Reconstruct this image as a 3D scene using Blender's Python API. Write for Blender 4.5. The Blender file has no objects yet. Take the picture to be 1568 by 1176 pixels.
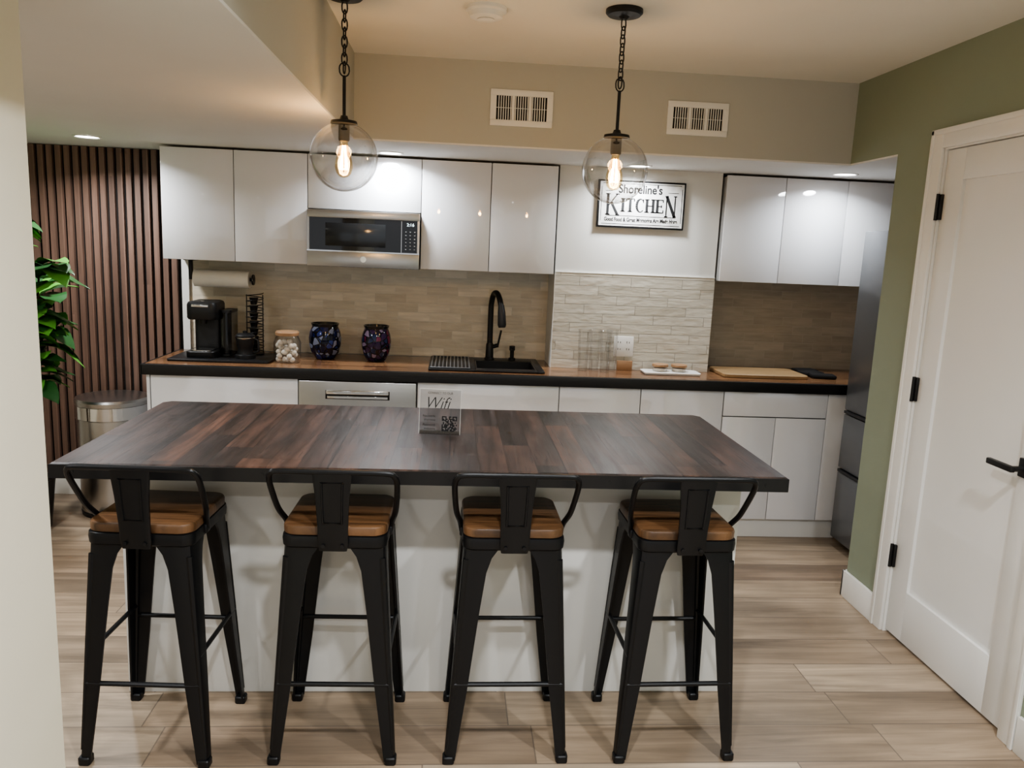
import bpy, bmesh, math, random
from mathutils import Vector, Matrix
random.seed(4)
scn = bpy.context.scene
COL = scn.collection

# ------------------------------------------------------------ materials
def srgb(r, g, b):
    def f(c):
        c /= 255.0
        return c/12.92 if c <= 0.04045 else ((c+0.055)/1.055)**2.4
    return (f(r), f(g), f(b), 1)

def new_mat(name):
    m = bpy.data.materials.new(name); m.use_nodes = True
    return m, m.node_tree, m.node_tree.nodes['Principled BSDF']

def mat(name, col, rough=0.5, metal=0.0, bump=0.0, bscale=60, var=0.04, vscale=3, coat=0.0, emit=None, estr=0):
    m, nt, b = new_mat(name)
    N, L = nt.nodes, nt.links
    geo = N.new('ShaderNodeNewGeometry')
    nz = N.new('ShaderNodeTexNoise'); nz.inputs['Scale'].default_value = vscale; nz.inputs['Detail'].default_value = 3
    L.new(geo.outputs['Position'], nz.inputs['Vector'])
    mr = N.new('ShaderNodeMapRange'); mr.inputs['To Min'].default_value = 1-var; mr.inputs['To Max'].default_value = 1+var
    L.new(nz.outputs['Fac'], mr.inputs['Value'])
    vm = N.new('ShaderNodeVectorMath'); vm.operation = 'SCALE'; vm.inputs[0].default_value = col[:3]
    L.new(mr.outputs['Result'], vm.inputs['Scale'])
    L.new(vm.outputs['Vector'], b.inputs['Base Color'])
    b.inputs['Roughness'].default_value = rough; b.inputs['Metallic'].default_value = metal
    b.inputs['Coat Weight'].default_value = coat; b.inputs['Coat Roughness'].default_value = 0.03
    if bump > 0:
        n2 = N.new('ShaderNodeTexNoise'); n2.inputs['Scale'].default_value = bscale; n2.inputs['Detail'].default_value = 4
        L.new(geo.outputs['Position'], n2.inputs['Vector'])
        bp = N.new('ShaderNodeBump'); bp.inputs['Strength'].default_value = bump; bp.inputs['Distance'].default_value = 0.002
        L.new(n2.outputs['Fac'], bp.inputs['Height']); L.new(bp.outputs['Normal'], b.inputs['Normal'])
    if emit:
        b.inputs['Emission Color'].default_value = emit; b.inputs['Emission Strength'].default_value = estr
    return m

def glass(name, tint=(1, 1, 1, 1), refl=0.5, rough=0.0, blend=0.35):
    m = bpy.data.materials.new(name); m.use_nodes = True
    nt = m.node_tree; N, L = nt.nodes, nt.links; N.clear()
    out = N.new('ShaderNodeOutputMaterial'); mix = N.new('ShaderNodeMixShader')
    tr = N.new('ShaderNodeBsdfTransparent'); tr.inputs['Color'].default_value = tint
    gl = N.new('ShaderNodeBsdfGlossy'); gl.inputs['Roughness'].default_value = rough
    lw = N.new('ShaderNodeLayerWeight'); lw.inputs['Blend'].default_value = blend
    mu = N.new('ShaderNodeMath'); mu.operation = 'MULTIPLY_ADD'; mu.inputs[1].default_value = refl; mu.inputs[2].default_value = 0.03
    L.new(lw.outputs['Facing'], mu.inputs[0]); L.new(mu.outputs[0], mix.inputs['Fac'])
    L.new(tr.outputs[0], mix.inputs[1]); L.new(gl.outputs[0], mix.inputs[2]); L.new(mix.outputs[0], out.inputs[0])
    return m

def staves(name, along, across, w, Ln, cols, rough=0.4, seam=0.003, seamcol=(0.02, 0.015, 0.01, 1), seamstr=0.7,
           grain=0.35, gscale=1.0, offset='rand', bump=0.3, coat=0.0, wave=0.0, seam2=None, patch=0.0, patchscale=3.0, rvar=0.0, scratch=0.0):
    m, nt, b = new_mat(name); N, L = nt.nodes, nt.links
    def math_(op, a, bb=None, c=None):
        n = N.new('ShaderNodeMath'); n.operation = op
        for i, v in enumerate((a, bb, c)):
            if v is None: continue
            if isinstance(v, (int, float)): n.inputs[i].default_value = v
            else: L.new(v, n.inputs[i])
        return n.outputs[0]
    geo = N.new('ShaderNodeNewGeometry'); sep = N.new('ShaderNodeSeparateXYZ'); L.new(geo.outputs['Position'], sep.inputs[0])
    A, C = sep.outputs[along], sep.outputs[across]
    Cn = math_('DIVIDE', C, w); row = math_('FLOOR', Cn)
    if offset == 'rand':
        wn = N.new('ShaderNodeTexWhiteNoise'); wn.noise_dimensions = '1D'; L.new(row, wn.inputs['W'])
        off = math_('MULTIPLY', wn.outputs['Value'], 7.31)
    else:
        off = math_('MULTIPLY', row, offset)
    An = math_('ADD', math_('DIVIDE', A, Ln), off); colm = math_('FLOOR', An)
    cx = N.new('ShaderNodeCombineXYZ'); L.new(row, cx.inputs[0]); L.new(colm, cx.inputs[1])
    wn2 = N.new('ShaderNodeTexWhiteNoise'); wn2.noise_dimensions = '2D'; L.new(cx.outputs[0], wn2.inputs['Vector'])
    rv = wn2.outputs['Value']
    ramp = N.new('ShaderNodeValToRGB'); cr = ramp.color_ramp
    while len(cr.elements) < len(cols): cr.elements.new(0.5)
    for i, c in enumerate(cols):
        cr.elements[i].position = i/(len(cols)-1); cr.elements[i].color = c
    L.new(rv, ramp.inputs[0])
    gv = N.new('ShaderNodeCombineXYZ')
    L.new(math_('MULTIPLY', A, 2.2*gscale), gv.inputs[0]); L.new(math_('MULTIPLY', C, 34*gscale), gv.inputs[1]); L.new(math_('MULTIPLY', rv, 40.0), gv.inputs[2])
    g = N.new('ShaderNodeTexNoise'); g.inputs['Scale'].default_value = 1; g.inputs['Detail'].default_value = 6; g.inputs['Roughness'].default_value = 0.65
    g.inputs['Distortion'].default_value = 0.8
    L.new(gv.outputs[0], g.inputs['Vector'])
    gm = N.new('ShaderNodeMapRange'); gm.inputs['From Min'].default_value = 0.28; gm.inputs['From Max'].default_value = 0.72
    gm.inputs['To Min'].default_value = 1-grain; gm.inputs['To Max'].default_value = 1+grain
    L.new(g.outputs['Fac'], gm.inputs['Value'])
    scale = gm.outputs[0]
    if patch > 0:
        pv = N.new('ShaderNodeCombineXYZ')
        L.new(math_('MULTIPLY', A, patchscale), pv.inputs[0]); L.new(math_('MULTIPLY', C, patchscale*3.5), pv.inputs[1]); L.new(math_('MULTIPLY', rv, 9.0), pv.inputs[2])
        pn = N.new('ShaderNodeTexNoise'); pn.inputs['Scale'].default_value = 1; pn.inputs['Detail'].default_value = 3; L.new(pv.outputs[0], pn.inputs['Vector'])
        pm = N.new('ShaderNodeMapRange'); pm.inputs['From Min'].default_value = 0.35; pm.inputs['From Max'].default_value = 0.65
        pm.inputs['To Min'].default_value = 1-patch; pm.inputs['To Max'].default_value = 1+patch
        L.new(pn.outputs['Fac'], pm.inputs['Value']); scale = math_('MULTIPLY', scale, pm.outputs[0])
    vm = N.new('ShaderNodeVectorMath'); vm.operation = 'SCALE'; L.new(ramp.outputs[0], vm.inputs[0]); L.new(scale, vm.inputs['Scale'])
    f1 = math_('FRACT', Cn); d1 = math_('ABSOLUTE', math_('SUBTRACT', f1, 0.5)); s1 = math_('GREATER_THAN', d1, 0.5-seam/w)
    f2 = math_('FRACT', An); d2 = math_('ABSOLUTE', math_('SUBTRACT', f2, 0.5)); s2 = math_('GREATER_THAN', d2, 0.5-seam/Ln)
    s = math_('MAXIMUM', s1, s2)
    if seam2:
        f3 = math_('FRACT', math_('DIVIDE', C, seam2)); d3 = math_('ABSOLUTE', math_('SUBTRACT', f3, 0.5))
        s = math_('MAXIMUM', math_('MULTIPLY', s, 0.6), math_('GREATER_THAN', d3, 0.5-0.0026/seam2))
    if scratch > 0:
        sv = N.new('ShaderNodeCombineXYZ'); L.new(math_('MULTIPLY', A, 5.0), sv.inputs[0]); L.new(math_('MULTIPLY', C, 110.0), sv.inputs[1])
        sn = N.new('ShaderNodeTexNoise'); sn.inputs['Scale'].default_value = 1; sn.inputs['Detail'].default_value = 2; L.new(sv.outputs[0], sn.inputs['Vector'])
        sc_ = math_('MULTIPLY', math_('GREATER_THAN', sn.outputs['Fac'], 0.66), scratch)
        s = math_('MAXIMUM', s, sc_)
    mix = N.new('ShaderNodeMix'); mix.data_type = 'RGBA'
    L.new(math_('MULTIPLY', s, seamstr), mix.inputs['Factor']); L.new(vm.outputs[0], mix.inputs['A']); mix.inputs['B'].default_value = seamcol
    L.new(mix.outputs['Result'], b.inputs['Base Color'])
    h = math_('SUBTRACT', math_('MULTIPLY', g.outputs['Fac'], 0.35), s)
    if wave > 0:
        nz = N.new('ShaderNodeTexNoise'); nz.inputs['Scale'].default_value = 1.0; nz.inputs['Detail'].default_value = 2
        wv = N.new('ShaderNodeCombineXYZ'); L.new(math_('MULTIPLY', A, 12.0), wv.inputs[0]); L.new(math_('MULTIPLY', C, 34.0), wv.inputs[1]); L.new(math_('MULTIPLY', rv, 30.0), wv.inputs[2])
        L.new(wv.outputs[0], nz.inputs['Vector'])
        h = math_('ADD', h, math_('MULTIPLY', nz.outputs['Fac'], wave))
    bp = N.new('ShaderNodeBump'); bp.inputs['Strength'].default_value = bump; bp.inputs['Distance'].default_value = 0.002
    L.new(h, bp.inputs['Height']); L.new(bp.outputs['Normal'], b.inputs['Normal'])
    if rvar > 0:
        rr = N.new('ShaderNodeMapRange'); rr.inputs['To Min'].default_value = rough-rvar; rr.inputs['To Max'].default_value = rough+rvar
        L.new(g.outputs['Fac'], rr.inputs['Value']); L.new(rr.outputs[0], b.inputs['Roughness'])
    else:
        b.inputs['Roughness'].default_value = rough
    b.inputs['Coat Weight'].default_value = coat; b.inputs['Coat Roughness'].default_value = 0.15
    return m

M = {}
M['beige'] = mat('paint_beige', srgb(186, 185, 177), 0.75, bump=0.05)
M['green'] = mat('paint_sage', srgb(142, 150, 131), 0.75, bump=0.05)
M['cream'] = mat('paint_cream', srgb(222, 217, 200), 0.75, bump=0.05)
M['white_wall'] = mat('paint_white', srgb(222, 222, 218), 0.7, bump=0.05)
M['ceil'] = mat('paint_ceiling', srgb(234, 231, 223), 0.85, bump=0.05)
M['ceil_low'] = mat('paint_ceiling_low', srgb(226, 225, 222), 0.85, bump=0.05)
M['trim'] = mat('paint_trim', srgb(236, 235, 231), 0.4)
M['door'] = mat('paint_door', srgb(234, 234, 232), 0.4)
M['gloss'] = mat('cabinet_gloss_white', srgb(230, 231, 234), 0.05, var=0.01, coat=1.0)
M['carcass'] = mat('cabinet_carcass', srgb(150, 150, 148), 0.5)
M['islandw'] = mat('island_panel_white', srgb(218, 217, 213), 0.35, var=0.02)
M['steel'] = mat('stainless', srgb(186, 185, 183), 0.28, 1.0, bump=0.05, bscale=200)
M['steel_dk'] = mat('dark_stainless', srgb(118, 120, 123), 0.3, 0.55)
M['chrome'] = mat('polished_steel', srgb(215, 215, 215), 0.1, 1.0)
M['black'] = mat('matte_black', srgb(20, 20, 22), 0.42)
M['metal_blk'] = mat('powdercoat_black', srgb(22, 23, 26), 0.38, 0.3, bump=0.03, bscale=300)
M['blkgloss'] = mat('black_glass', srgb(12, 12, 14), 0.06, coat=0.5)
M['blkgloss2'] = mat('black_glass_window', srgb(34, 36, 38), 0.12)
M['plastic_w'] = mat('white_plastic', srgb(232, 231, 227), 0.4)
M['paper'] = mat('paper_white', srgb(236, 234, 228), 0.9, bump=0.3, bscale=120)
M['dark'] = mat('shadow_gap_dark', srgb(30, 28, 27), 0.9)
M['leaf'] = mat('leaf_green', srgb(96, 164, 66), 0.30, var=0.3, vscale=6)
M['leafd'] = mat('leaf_green_deep', srgb(42, 84, 42), 0.34, var=0.3, vscale=6)
M['stem'] = mat('plant_stem', srgb(84, 66, 44), 0.8)
M['soil'] = mat('soil', srgb(40, 30, 22), 0.95)
M['text'] = mat('ink_black', srgb(22, 22, 24), 0.7)
M['signw'] = mat('sign_distressed_white', srgb(222, 222, 220), 0.7, var=0.3, vscale=22)
M['woodlt'] = mat('light_wood', srgb(158, 124, 92), 0.5, var=0.2, vscale=14)
M['cotton'] = mat('coffee_pods_white', srgb(225, 218, 206), 0.8, var=0.2, vscale=40)
M['bulbbase'] = mat('brass_dark', srgb(90, 66, 40), 0.4, 0.8)
M['glass'] = glass('clear_glass', (0.90, 0.90, 0.895, 1), 0.75, blend=0.36)
M['bulbglass'] = glass('amber_bulb_glass', (1.0, 0.86, 0.6, 1), 0.4)
M['acryl'] = glass('clear_acrylic', (0.86, 0.86, 0.86, 1), 0.35, blend=0.3)
M['tumbler'] = glass('clear_tumbler', (0.95, 0.95, 0.95, 1), 0.55, 0.03, blend=0.35)
M['fil'] = mat('filament_glow', (1, 0.6, 0.2, 1), 0.5, emit=(1, 0.50, 0.13, 1), estr=60)
M['led'] = mat('led_disc', (1, 1, 1, 1), 0.5, emit=(1, 0.98, 0.96, 1), estr=12)
M['display'] = mat('display_glow', (0.6, 0.7, 0.7, 1), 0.5, emit=(0.7, 0.85, 0.9, 1), estr=0.9)
M['floor'] = staves('floor_wood_tile', 0, 1, 0.2, 1.2, [srgb(128, 111, 94), srgb(154, 137, 117), srgb(168, 151, 131), srgb(140, 122, 103), srgb(160, 142, 121)],
                    rough=0.36, seam=0.0022, seamcol=srgb(104, 93, 82), seamstr=0.85, grain=0.34, gscale=0.6, bump=0.2, patch=0.22, patchscale=1.6)
M['table'] = staves('island_top_reclaimed_wood', 1, 0, 0.0915, 0.75, [srgb(40, 31, 29), srgb(52, 39, 35), srgb(68, 49, 41), srgb(46, 36, 33), srgb(80, 56, 45), srgb(56, 44, 40)],
                    rough=0.42, seam=0.0012, seamcol=(0.006, 0.005, 0.004, 1), seamstr=0.85, grain=0.65, gscale=0.8, bump=0.9, coat=0.0, seam2=0.366, patch=0.55, patchscale=3.2, rvar=0.2, scratch=0.8)
M['butcher'] = staves('acacia_butcher_block', 0, 1, 0.05, 0.35, [srgb(106, 76, 54), srgb(134, 98, 70), srgb(88, 62, 44), srgb(152, 114, 82)],
                      rough=0.25, seam=0.001, seamstr=0.5, grain=0.35, gscale=1.2, bump=0.15, coat=0.3, patch=0.25)
M['seat'] = staves('seat_elm_wood', 0, 1, 0.4, 3.0, [srgb(86, 62, 42), srgb(96, 69, 46)], rough=0.38, seam=0.0005, grain=0.7, gscale=1.8, bump=0.2, coat=0.1)
M['slat'] = staves('slat_walnut', 2, 0, 0.048, 2.7, [srgb(114, 90, 78), srgb(128, 101, 88), srgb(102, 80, 70)], rough=0.55, seam=0.0001, grain=0.25, bump=0.1)
GR = srgb(216, 209, 194)
M['tile'] = staves('backsplash_tile', 0, 2, 0.0535, 0.19, [srgb(202, 191, 171), srgb(216, 206, 187), srgb(208, 197, 176), srgb(224, 214, 196)],
                   rough=0.24, seam=0.0018, seamcol=GR, seamstr=0.7, grain=0.10, offset=0.37, bump=0.6, wave=2.4, patch=0.07, patchscale=6)
M['tile_shaded'] = staves('backsplash_tile_painted_shade', 0, 2, 0.0535, 0.19, [srgb(176, 166, 149), srgb(188, 178, 160), srgb(180, 169, 151)],  # same tile, colours darkened to paint in the shade under the right upper cabinets
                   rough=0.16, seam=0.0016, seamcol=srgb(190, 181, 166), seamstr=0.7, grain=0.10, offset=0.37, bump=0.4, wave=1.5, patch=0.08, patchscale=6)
M['tile2'] = staves('backsplash_tile_light', 0, 2, 0.0535, 0.30, [srgb(198, 193, 180), srgb(208, 203, 191), srgb(190, 184, 170)],
                   rough=0.2, seam=0.0018, seamcol=srgb(150, 145, 134), seamstr=0.8, grain=0.08, offset=0.37, bump=0.75, wave=3.0)
M['board'] = staves('cutting_board_wood', 0, 1, 0.06, 0.9, [srgb(150, 122, 88), srgb(164, 136, 100)], rough=0.5, seam=0.0006, grain=0.25, bump=0.1)

def mosaic(name, cols):
    m, nt, b = new_mat(name); N, L = nt.nodes, nt.links
    geo = N.new('ShaderNodeNewGeometry')
    v = N.new('ShaderNodeTexVoronoi'); v.inputs['Scale'].default_value = 30; L.new(geo.outputs['Position'], v.inputs['Vector'])
    v2 = N.new('ShaderNodeTexVoronoi'); v2.feature = 'DISTANCE_TO_EDGE'; v2.inputs['Scale'].default_value = 30; L.new(geo.outputs['Position'], v2.inputs['Vector'])
    sp = N.new('ShaderNodeSeparateXYZ'); L.new(v.outputs['Color'], sp.inputs[0])
    r = N.new('ShaderNodeValToRGB'); cr = r.color_ramp; cr.interpolation = 'CONSTANT'
    while len(cr.elements) < len(cols): cr.elements.new(0.5)
    for i, c in enumerate(cols): cr.elements[i].position = i/len(cols); cr.elements[i].color = c
    L.new(sp.outputs[0], r.inputs[0])
    lt = N.new('ShaderNodeMath'); lt.operation = 'LESS_THAN'; lt.inputs[1].default_value = 0.07; L.new(v2.outputs['Distance'], lt.inputs[0])
    mx = N.new('ShaderNodeMix'); mx.data_type = 'RGBA'; L.new(lt.outputs[0], mx.inputs['Factor']); L.new(r.outputs[0], mx.inputs['A']); mx.inputs['B'].default_value = srgb(16, 14, 20)
    L.new(mx.outputs['Result'], b.inputs['Base Color']); b.inputs['Roughness'].default_value = 0.08
    return m
M['mos_b'] = mosaic('mosaic_blue', [srgb(20, 28, 70), srgb(40, 54, 110), srgb(16, 18, 40), srgb(120, 126, 148), srgb(30, 34, 60)])
M['mos_p'] = mosaic('mosaic_purple', [srgb(90, 30, 56), srgb(46, 28, 60), srgb(20, 18, 40), srgb(120, 106, 128), srgb(30, 40, 70)])

# ------------------------------------------------------------ geometry helpers
def group(name, loc=(0, 0, 0), rot=0):
    e = bpy.data.objects.new(name, None); e.empty_display_size = 0.1
    e.location = loc; e.rotation_euler = (0, 0, rot); COL.objects.link(e); return e

class B:
    def __init__(s): s.bm = bmesh.new()
    def box(s, x0, x1, y0, y1, z0, z1, bev=0.0, seg=2, mtx=None):
        r = bmesh.ops.create_cube(s.bm, size=1)
        vs = r['verts']
        for v in vs:
            v.co = Vector(((x0+x1)/2+v.co.x*(x1-x0), (y0+y1)/2+v.co.y*(y1-y0), (z0+z1)/2+v.co.z*(z1-z0)))
        if mtx:
            for v in vs: v.co = mtx @ v.co
        if bev > 0:
            es = list({e for v in vs for e in v.link_edges})
            bmesh.ops.bevel(s.bm, geom=es, offset=bev, segments=seg, affect='EDGES', profile=0.5)
        return s
    def tube(s, pts, r, seg=10, closed=False):
        pts = [Vector(p) for p in pts]; n = len(pts)
        rs = r if isinstance(r, (list, tuple)) else [r]*n
        rings = []; up = None
        for i in range(n):
            if closed: t = (pts[(i+1) % n]-pts[i-1]).normalized()
            else: t = (pts[min(i+1, n-1)]-pts[max(i-1, 0)]).normalized()
            if up is None:
                up = Vector((0, 0, 1)) if abs(t.z) < 0.9 else Vector((1, 0, 0))
            up = (up - t*up.dot(t)).normalized(); sd = t.cross(up)
            rings.append([s.bm.verts.new(pts[i]+(up*math.cos(a)+sd*math.sin(a))*rs[i]) for a in [2*math.pi*k/seg for k in range(seg)]])
        m = n if closed else n-1
        for i in range(m):
            a, b = rings[i], rings[(i+1) % n]
            for k in range(seg):
                s.bm.faces.new((a[k], a[(k+1) % seg], b[(k+1) % seg], b[k]))
        if not closed:
            s.bm.faces.new(rings[0][::-1]); s.bm.faces.new(rings[-1])
        return s
    def lathe(s, prof, c=(0, 0, 0), seg=32):
        rings = []
        for (r, z) in prof:
            if r < 1e-5: rings.append([s.bm.verts.new((c[0], c[1], c[2]+z))])
            else: rings.append([s.bm.verts.new((c[0]+r*math.cos(2*math.pi*k/seg), c[1]+r*math.sin(2*math.pi*k/seg), c[2]+z)) for k in range(seg)])
        for a, b in zip(rings, rings[1:]):
            for k in range(seg):
                k2 = (k+1) % seg
                if len(a) == 1 and len(b) == 1: continue
                if len(a) == 1: s.bm.faces.new((a[0], b[k2], b[k]))
                elif len(b) == 1: s.bm.faces.new((a[k], a[k2], b[0]))
                else: s.bm.faces.new((a[k], a[k2], b[k2], b[k]))
        return s
    def loft(s, rings, cap=True):
        R = [[s.bm.verts.new(p) for p in ring] for ring in rings]; n = len(R[0])
        for a, b in zip(R, R[1:]):
            for k in range(n): s.bm.faces.new((a[k], a[(k+1) % n], b[(k+1) % n], b[k]))
        if cap: s.bm.faces.new(R[0][::-1]); s.bm.faces.new(R[-1])
        return s
    def rrect(s, cx, cy, w, d, r, zs, seg=6):
        rings = []
        for z, ins in zs:
            ring = []
            ww, dd, rr = w/2-ins, d/2-ins, max(r-ins, 0.001)
            for (sx, sy, a0) in ((1, 1, 0), (-1, 1, 90), (-1, -1, 180), (1, -1, 270)):
                for k in range(seg+1):
                    a = math.radians(a0+90*k/seg)
                    ring.append(Vector((cx+sx*(ww-rr)+rr*math.cos(a), cy+sy*(dd-rr)+rr*math.sin(a), z)))
            rings.append(ring)
        return s.loft(rings)
    def bar(s, p, q, w, y0, y1):
        """flat stroke in the xz plane from p to q"""
        p, q = Vector(p), Vector(q); d = (q-p).normalized(); n = Vector((-d.y, d.x))*w/2
        c = [p-n, q-n, q+n, p+n]
        s.loft([[Vector((a.x, y0, a.y)) for a in c], [Vector((a.x, y1, a.y)) for a in c]])
        return s
    def done(s, name, m, g=None, local=False, ang=35):
        bmesh.ops.recalc_face_normals(s.bm, faces=s.bm.faces[:])
        o0 = Vector((0, 0, 0))
        if g is not None and not local: 
            o0 = g.location
        if g is None:
            xs = [v.co.copy() for v in s.bm.verts]
            mn = Vector([min(p[i] for p in xs) for i in range(3)]); mx = Vector([max(p[i] for p in xs) for i in range(3)])
            o0 = Vector(((mn.x+mx.x)/2, (mn.y+mx.y)/2, mn.z))
        for v in s.bm.verts: v.co -= o0
        me = bpy.data.meshes.new(name); s.bm.to_mesh(me); s.bm.free()
        for p in me.polygons: p.use_smooth = True
        try: me.set_sharp_from_angle(angle=math.radians(ang))
        except Exception: pass
        me.materials.append(m)
        o = bpy.data.objects.new(name, me); COL.objects.link(o)
        if g is not None: o.parent = g
        else: o.location = o0
        return o

def catmull(P, n=6, closed=False):
    P = [Vector(p) for p in P]; out = []; N_ = len(P)
    rng = range(N_) if closed else range(N_-1)
    for i in rng:
        p0 = P[i-1] if (i > 0 or closed) else P[0]; p1 = P[i]; p2 = P[(i+1) % N_]; p3 = P[(i+2) % N_] if (i+2 < N_ or closed) else P[-1]
        for k in range(n):
            t = k/n
            out.append(0.5*((2*p1)+(-p0+p2)*t+(2*p0-5*p1+4*p2-p3)*t*t+(-p0+3*p1-3*p2+p3)*t**3))
    if not closed: out.append(P[-1])
    return out

def text(body, size, loc, m, g, w=None, off=0.0, ext=0.0004, name='lettering', shear=0, rotz=0):
    cu = bpy.data.curves.new(name, 'FONT'); cu.body = body; cu.size = size; cu.align_x = 'CENTER'; cu.align_y = 'CENTER'
    cu.extrude = ext; cu.offset = off; cu.shear = shear
    ob = bpy.data.objects.new(name, cu); COL.objects.link(ob)
    bpy.context.view_layer.update()
    me = bpy.data.meshes.new_from_object(ob.evaluated_get(bpy.context.evaluated_depsgraph_get()))
    bpy.data.objects.remove(ob)
    xs = [v.co.x for v in me.vertices]
    sc = 1.0
    if w and xs: sc = w/(max(xs)-min(xs))
    for v in me.vertices: v.co.x *= sc
    me.materials.clear(); me.materials.append(m)
    o = bpy.data.objects.new(name, me); COL.objects.link(o)
    o.rotation_euler = (math.pi/2, 0, rotz); o.location = Vector(loc)
    if g is not None:
        o.parent = g; o.location = Vector(loc)-g.location
    return o

# ------------------------------------------------------------ room shell
ZC, ZL = 2.44, 2.055
YB = 4.80
B().box(-3.3, 3.05, -3.0, 4.95, -0.1, 0).done('floor', M['floor'])
B().box(-0.49, 2.04, -3.0, 3.85, ZC, ZC+0.08).done('ceiling', M['ceil'])
B().box(-3.3, -0.49, -3.0, YB, ZL, ZL+0.008).box(-0.49, 1.92, 3.85, YB, ZL, ZL+0.008).box(1.92, 2.95, 3.431, YB, ZL, ZL+0.008).box(2.041, 2.95, 3.25, 3.431, ZL, ZL+0.008).done('ceiling_low', M['ceil_low'])
B().box(-0.49, 1.92, 3.85, YB, ZL+0.008, ZC+0.08).done('wall_bulkhead_back', M['beige'])
B().box(-3.3, -0.49, -3.0, YB, ZL+0.008, ZC+0.08).done('wall_bulkhead_left', M['beige'])
DY0, DY1, DZ = 2.33, 3.08, 2.04
w = B()
w.box(1.92, 2.04, -3.0, DY0-0.02, 0, ZC).box(1.92, 2.04, DY0-0.02, DY1+0.02, DZ+0.02, ZC).box(1.92, 2.04, DY1+0.02, 3.43, 0, ZC)
w.box(1.92, 2.04, 3.43, 3.85, ZL+0.008, ZC)
w.done('wall_right', M['green'])
B().box(2.04, 2.95, 3.16, 3.25, 0, ZC).box(2.95, 3.05, 3.16, 4.95, 0, ZC).done('wall_alcove', M['white_wall'])
B().box(-3.3, 2.95, YB, YB+0.15, 0, ZC).done('wall_back', M['white_wall'])
BX0, BX1, BYF = 0.57, 1.505, 4.50
B().box(BX0, BX1, BYF, YB, 0, ZL).done('wall_back_boxout', M['white_wall'])
B().box(-3.3, -3.2, -3.0, YB, 0, ZL).done('wall_left', M['cream'])
B().box(-1.0, -0.865, 0.3, 1.7, 0, ZL).done('wall_partition', M['cream'])
B().box(-1.56, BX0, YB-0.01, YB, 0.91, 1.46).done('trim_backsplash_tile', M['tile'])
B().box(BX1, 2.95, YB-0.01, YB, 0.91, 1.46).done('trim_backsplash_tile_alcove', M['tile_shaded'])
B().box(BX0, BX1, BYF-0.01, BYF, 0.91, 1.462).done('trim_backsplash_tile_boxout', M['tile2'])
B().box(BX0-0.001, BX0+0.002, BYF-0.012, BYF, 0.91, 1.464).box(BX0, BX1, BYF-0.012, BYF, 1.462, 1.466).box(-1.60, -1.56, YB-0.03, YB, 0.0, 1.46).done('trim_backsplash_edge', M['trim'])
B().box(1.905, 1.92, 3.165, 3.445, 0, 0.13, 0.003).box(1.905, 2.04, 3.43, 3.445, 0, 0.13, 0.003).done('baseboard_right', M['trim'])
B().box(1.905, 1.92, -3, 2.245, 0, 0.13, 0.003).done('baseboard_right_near', M['trim'])
B().box(-3.2, -1.62, YB-0.05, YB-0.035, 0, 0.12, 0.003).done('baseboard_back', M['trim'])
s = B()
x = -3.19
while x < -1.63:
    s.box(x, x+0.030, YB-0.035, YB-0.010, 0.0, ZL-0.003); x += 0.048
g = group('wall_slat_panel', (-2.4, YB-0.02, 0))
s.done('slats', M['slat'], g)
B().box(-3.2, -1.61, YB-0.010, YB-0.001, 0.0, ZL-0.001).done('felt_backing', M['dark'], g)

# ------------------------------------------------------------ door
g = group('door_1', (1.95, 2.7, 0))
d = B(); xa, xb = 1.93, 1.968; st = 0.115
z0 = 0.012
d.box(xa, xb, DY0, DY0+st, z0, DZ, 0.002).box(xa, xb, DY1-st, DY1, z0, DZ, 0.002)
d.box(xa, xb, DY0+st, DY1-st, z0, z0+0.22, 0.002).box(xa, xb, DY0+st, DY1-st, DZ-0.12, DZ, 0.002)
d.box(xa+0.014, xb-0.01, DY0+st-0.005, DY1-st+0.005, z0+0.2, DZ-0.11)
d.done('slab', M['door'], g)
h = B()
for z in (0.35, 1.08, 1.82): h.box(1.918, 1.931, DY1-0.012, DY1+0.016, z-0.05, z+0.05, 0.003).tube([(1.914, DY1+0.004, z-0.052), (1.914, DY1+0.004, z+0.052)], 0.007)
h.box(1.918, 1.93, 2.375, 2.435, 0.90, 0.965, 0.003)
h.tube([(1.93, 2.405, 0.932), (1.868, 2.405, 0.932)], 0.010)
h.box(1.858, 1.876, 2.39, 2.515, 0.922, 0.943, 0.004)
h.done('lever_and_hinges', M['black'], g)
c = B(); cw = 0.075
c.box(1.905, 1.92, DY1+0.006, DY1+0.006+cw, 0, DZ+0.008+cw, 0.004).box(1.905, 1.92, DY0-0.006-cw, DY0-0.006, 0, DZ+0.008+cw, 0.004)
c.box(1.905, 1.92, DY0-0.006, DY1+0.006, DZ+0.008, DZ+0.008+cw, 0.004)
c.box(1.900, 1.907, DY1+0.062, DY1+0.082, 0, DZ+0.008+cw, 0.003).box(1.900, 1.907, DY0-0.082, DY0-0.062, 0, DZ+0.008+cw, 0.003)
c.box(1.900, 1.907, DY0-0.082, DY1+0.082, DZ+0.062, DZ+0.084, 0.003)
c.box(1.92, 2.04, DY1+0.002, DY1+0.019, 0, DZ+0.02).box(1.92, 2.04, DY0-0.019, DY0-0.002, 0, DZ+0.02).box(1.92, 2.04, DY0-0.002, DY1+0.002, DZ+0.003, DZ+0.019)
c.done('trim_door', M['trim'])

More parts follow.
